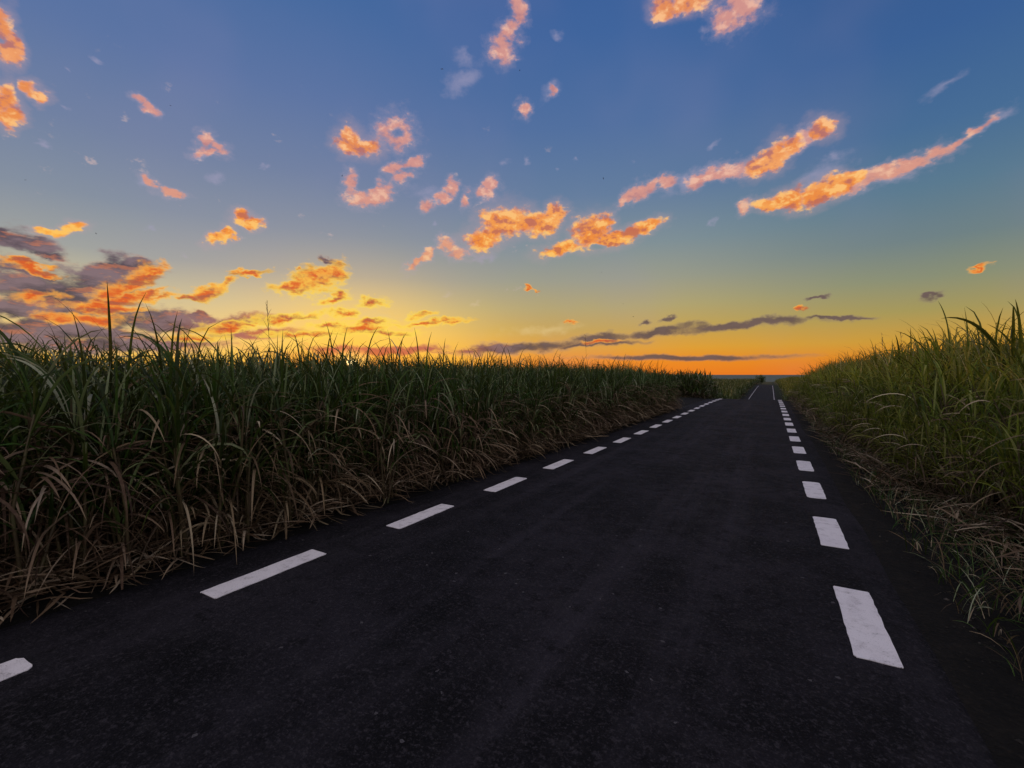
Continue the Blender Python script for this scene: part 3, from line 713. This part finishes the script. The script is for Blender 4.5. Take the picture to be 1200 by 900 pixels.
# ------------------------------------------------------------------ plants that stand out: tall blades against the sky
def make_tall(h, blades, blade_len, lean, green, bend, per=6, n=7, wl=.045):
    gA, dA, sA = clump(h=h, n_stalk=n, rad=.24, per=per, dry=6, wind=.3)
    waz = math.atan2(WIND[0], WIND[1])
    for k in range(blades):
        b = np.array([rng.normal(0, .16), rng.normal(0, .16), h * rng.uniform(.68, .84)])
        gA.add(*leaf(b, waz + rng.normal(0, .5), rng.uniform(*lean), blade_len * rng.uniform(.75, 1.15), wl * rng.uniform(.7, 1.15), rng.uniform(*bend), 12, .12, 2.3, None, False), 0)
        sA.add(*tube([b * (.6, .6, 0), b * (.8, .8, .5), b], [.014, .012, .008]), 2)
    return [('green_leaves', acc_mesh('green_leaves', gA, green)), ('dry_leaves', acc_mesh('dry_leaves', dA, 1)), ('stalks', acc_mesh('stalks', sA, 2))]
place_plant(make_tall(1.68, 9, .95, (8, 30), 0, (60, 125), wl=.040), -4.85, 1.35, 0, 1.0, 'tallest cane on the left, long dark blades bending left against the grey purple cloud', 'sugarcane clumps with tall blades')
place_plant(make_tall(1.72, 9, .9, (8, 28), 0, (60, 130), wl=.040), -4.9, 2.3, 0, 1.0, 'tall arching cane left of the road, blades curving over against the yellow sky', 'sugarcane clumps with tall blades')
place_plant(make_tall(1.70, 5, .7, (2, 16), 0, (30, 90)), -5.0, 4.15, 0, 1.0, 'cane with upright blades just left of the sun glare', 'sugarcane clumps with tall blades')
place_plant(make_tall(2.0, 5, 1.05, (6, 34), 3, (40, 110), wl=.055), 3.0, 9.3, 0, 1.0, 'tallest cane clump on the right bank, dark blades bent over against the sky', 'sugarcane clumps with tall blades')
place_plant(make_tall(2.05, 3, 1.15, (-6, 10), 3, (8, 45), wl=.055), 2.9, 10.9, 0, 1.0, 'cane on the right bank with a few upright dark blades rising against the yellow sky', 'sugarcane clumps with tall blades')
place_plant(make_tall(1.95, 5, .85, (4, 30), 3, (40, 110), wl=.05), 2.75, 13.4, 0, 1.0, 'ragged cane with curled tips halfway along the right bank skyline', 'sugarcane clumps with tall blades')

def grass_stem(u, s, h, lean, label):
    root = empty('grass_stem', (u, s, float(ground_z(u, s)))); tag(root, label, 'grass stem', 'thin flowering stems above the cane')
    d = WIND / np.linalg.norm(WIND)
    P = [np.array([0, 0, h * t]) + d * lean * t ** 2.5 for t in np.linspace(0, 1, 9)]
    A = Acc(); A.add(*tube(P, np.linspace(.005, .002, 9), 5), 2); obj('stem', acc_mesh('stem', A, 2), root)
    A = Acc()
    for k in range(20):
        t = rng.uniform(.84, 1.0)
        b = np.array([0, 0, h * t]) + d * lean * t ** 2.5
        A.add(*leaf(b, rng.uniform(0, 6.28), rng.uniform(4, 26), rng.uniform(.05, .12) * (1.25 - (t - .84) * 4), .005, rng.uniform(5, 30), 3, 0, 1, None, True, -9), 1)
    obj('seed_head', acc_mesh('seed_head', A, 1), root)
grass_stem(-5.0, 3.2, 2.38, .05, 'thin straight flowering stem rising above the cane left of the sun')
grass_stem(-5.1, 13.9, 2.85, .10, 'lone thin stem sticking out above the cane in the middle of the left field')
grass_stem(2.6, 13.0, 2.42, .16, 'thin flowering stem with a feathery tip standing on the right bank')
grass_stem(2.5, 14.6, 2.55, .10, 'slightly taller dark flowering stem beside the feathery one on the right bank')
grass_stem(2.5, 21.0, 2.35, .12, 'small thin stem near the low far end of the right bank')

# ------------------------------------------------------------------ far trees by the end of the road
def bark():
    m, g, out = material('bark')
    tc = g.n('ShaderNodeTexCoord').outputs['Object']
    p = principled(g, g.ramp(g.noise(tc, 12, 4, .6), [(.3, (.03, .022, .016)), (.7, (.08, .06, .045))]), .9, .2)
    g.nt.links.new(p.outputs[0], out.inputs[0]); return m
M_BARK = bark(); MATS.append(M_BARK)
def tree(name, label, cat, u, s, h, w, group=None, trunk=.35):
    root = empty(name, (u, s, float(ground_z(u, s)) - .05)); tag(root, label, cat, group)
    A = Acc()
    for k in range(5):
        a = k * 1.257 + rng.uniform(-.3, .3); r = w * .28
        A.add(*tube([(0, 0, 0), (.03, 0, h * trunk * .7), (r * math.cos(a) * .5, r * math.sin(a) * .5, h * trunk * 1.2), (r * math.cos(a), r * math.sin(a), h * .7)], [h * .035, h * .03, h * .018, h * .008]), 4)
    obj('trunk', acc_mesh('trunk', A, 4), root)
    A = Acc()
    for k in range(30):
        a = rng.uniform(0, 6.28); q = math.sqrt(rng.random()) * w * .42
        c = np.array([q * math.cos(a), q * math.sin(a), h * (.16 + rng.random() * (.70 * math.sqrt(max(0, 1 - (q / (w * .5)) ** 2))))])
        rr = h * rng.uniform(.12, .22)
        for j in range(70):
            v = rng.normal(0, 1, 3); v /= np.linalg.norm(v)
            A.add(*leaf(c + v * rr * rng.uniform(.5, 1.05), rng.uniform(0, 6.28), rng.uniform(20, 120), h * .075, h * .04, 40, 2, 0, 1, None, True, -9), 0)
    obj('crown', acc_mesh('crown', A, 0), root)
tree('tree', 'dark round topped tree at the far end of the road against the sea', 'tree', -3.4, 214, 4.4, 5.6)
tree('bush', 'low dark bush on the skyline to the left of the far tree', 'bush', -22, 232, 2.6, 5.0, 'bushes on the far skyline')
tree('bush', 'smaller flat bush farther left on the far skyline', 'bush', -34, 236, 2.3, 6.0, 'bushes on the far skyline')

# ------------------------------------------------------------------ birds
def bird_mesh(span, flap):
    V, F = [], []
    L = span * .42
    prof_ = [(-.5, .01), (-.42, .05), (-.25, .09), (0, .11), (.22, .10), (.34, .075), (.42, .07), (.5, .02), (.56, .004)]
    for y, r in prof_:
        for k in range(6):
            a = k * math.pi / 3; V.append((r * L * math.cos(a), y * L, r * L * .85 * math.sin(a)))
    for i in range(len(prof_) - 1):
        for k in range(6): F.append((i*6+k, i*6+(k+1) % 6, (i+1)*6+(k+1) % 6, (i+1)*6+k))
    def slab(P, th):
        b = len(V); n = len(P)
        for p in P: V.append((p[0], p[1], p[2] + th))
        for p in P: V.append((p[0], p[1], p[2] - th))
        F.append(tuple(range(b, b+n))); F.append(tuple(range(b+2*n-1, b+n-1, -1)))
        for k in range(n): F.append((b+k, b+n+k, b+n+(k+1) % n, b+(k+1) % n))
    for sd in (-1, 1):
        x1, x2 = sd * span * .25, sd * span * .5
        z1, z2 = span * .25 * math.sin(flap), span * .25 * math.sin(flap) + span * .25 * math.sin(flap * .3)
        slab([(sd * .03 * L, .26 * L, 0), (x1, .36 * L, z1), (x1, -.02 * L, z1), (sd * .03 * L, -.16 * L, 0)], .012 * L)
        slab([(x1, .36 * L, z1), (x2, .02 * L, z2), (x2 * .97, -.06 * L, z2), (x1, -.02 * L, z1)], .009 * L)
    slab([(-.04 * L, -.4 * L, 0), (.04 * L, -.4 * L, 0), (.13 * L, -.72 * L, 0), (-.13 * L, -.72 * L, 0)], .012 * L)
    me = bpy.data.meshes.new('bird'); me.from_pydata(V, [], F); me.materials.append(M_BIRD); me.update(); return me
m, g, out = material('bird_plumage')
tc = g.n('ShaderNodeTexCoord').outputs['Object']
p = principled(g, g.ramp(g.noise(tc, 20, 3, .6), [(.35, (.012, .011, .012)), (.65, (.035, .03, .03))]), .7, .3); g.nt.links.new(p.outputs[0], out.inputs[0])
M_BIRD = m
BIRD_LABELS = ['largest bird in the sky, high up left of the small pink cloud near the top', 'tiny bird right below the pink cloud at the top of the sky', 'small dark bird beside the thin pink cloud in the upper left sky',
  'tiny bird over the left field, below the orange clouds at the left edge', 'tiny bird between the orange puff clouds left of the middle of the sky', 'small bird just above the end of the dark cloud bank on the left',
  'tiny bird in front of the purple cloud bank low on the left', 'tiny bird in the clear blue left of the long orange cloud', 'tiny bird below the big orange cloud over the road field',
  'tiny bird low in the yellow sky above the long dark streak', 'lowest bird, just above the long dark cloud streak']
for (a, e), px, lab in zip(BIRDS, (8, 3.6, 4.2, 4.2, 3.4, 4, 3.6, 3.6, 3, 3, 4), BIRD_LABELS):
    span = .55; dist = span * 533 / px / math.cos(R(a)) * 1.25
    o = obj('bird', bird_mesh(span, rng.uniform(-.5, .6)))
    wa = R(a - YAW)
    o.location = (dist * math.sin(wa) * math.cos(R(e)), dist * math.cos(wa) * math.cos(R(e)), CAM_H + dist * math.sin(R(e)))
    o.rotation_euler = (rng.uniform(-.3, .3), rng.uniform(-.7, .7), rng.uniform(0, 6.28))
    tag(o, lab, 'bird', 'birds in the evening sky')

# ------------------------------------------------------------------ loose stones along both edges of the asphalt
m, g, out = material('stone')
geo = g.n('ShaderNodeNewGeometry')
p = principled(g, g.ramp(geo.outputs['Random Per Island'], [(0, (.010, .009, .008)), (.7, (.026, .023, .020)), (1, (.07, .06, .052))]), .9, .2)
g.nt.links.new(p.outputs[0], out.inputs[0])
base = np.array([(1,0,0),(-1,0,0),(0,1,0),(0,-1,0),(0,0,1),(0,0,-1)], float)
tri = np.array([(0,2,4),(2,1,4),(1,3,4),(3,0,4),(2,0,5),(1,2,5),(3,1,5),(0,3,5)])
VV, FF = [], []
for k in range(2600):
    s_ = .2 + 34 * rng.random() ** 2
    if rng.random() < .55: u_ = 1.02 + .12 + abs(rng.normal(0, .22)) - .2 * (rng.random() < .3)
    else: u_ = float(uleft(s_)) - .86 + .05 - abs(rng.normal(0, .12)) + .25 * (rng.random() < .2) * rng.random()
    r = .004 + .013 * rng.random() ** 3
    VV.append(base * r * rng.uniform(.6, 1.3, (6, 1)) * (1, 1.2, .7) + (u_, s_, max(float(ground_z(u_, s_)), float(prof(s_)) - .06) + r * .3)); FF.append(tri + 6 * k)
o = obj('gravel', mesh_from('gravel', np.concatenate(VV), np.concatenate(FF), [m], None, False)); tag(o, 'small loose stones scattered along the broken edges of the asphalt', 'gravel', kind='stuff')
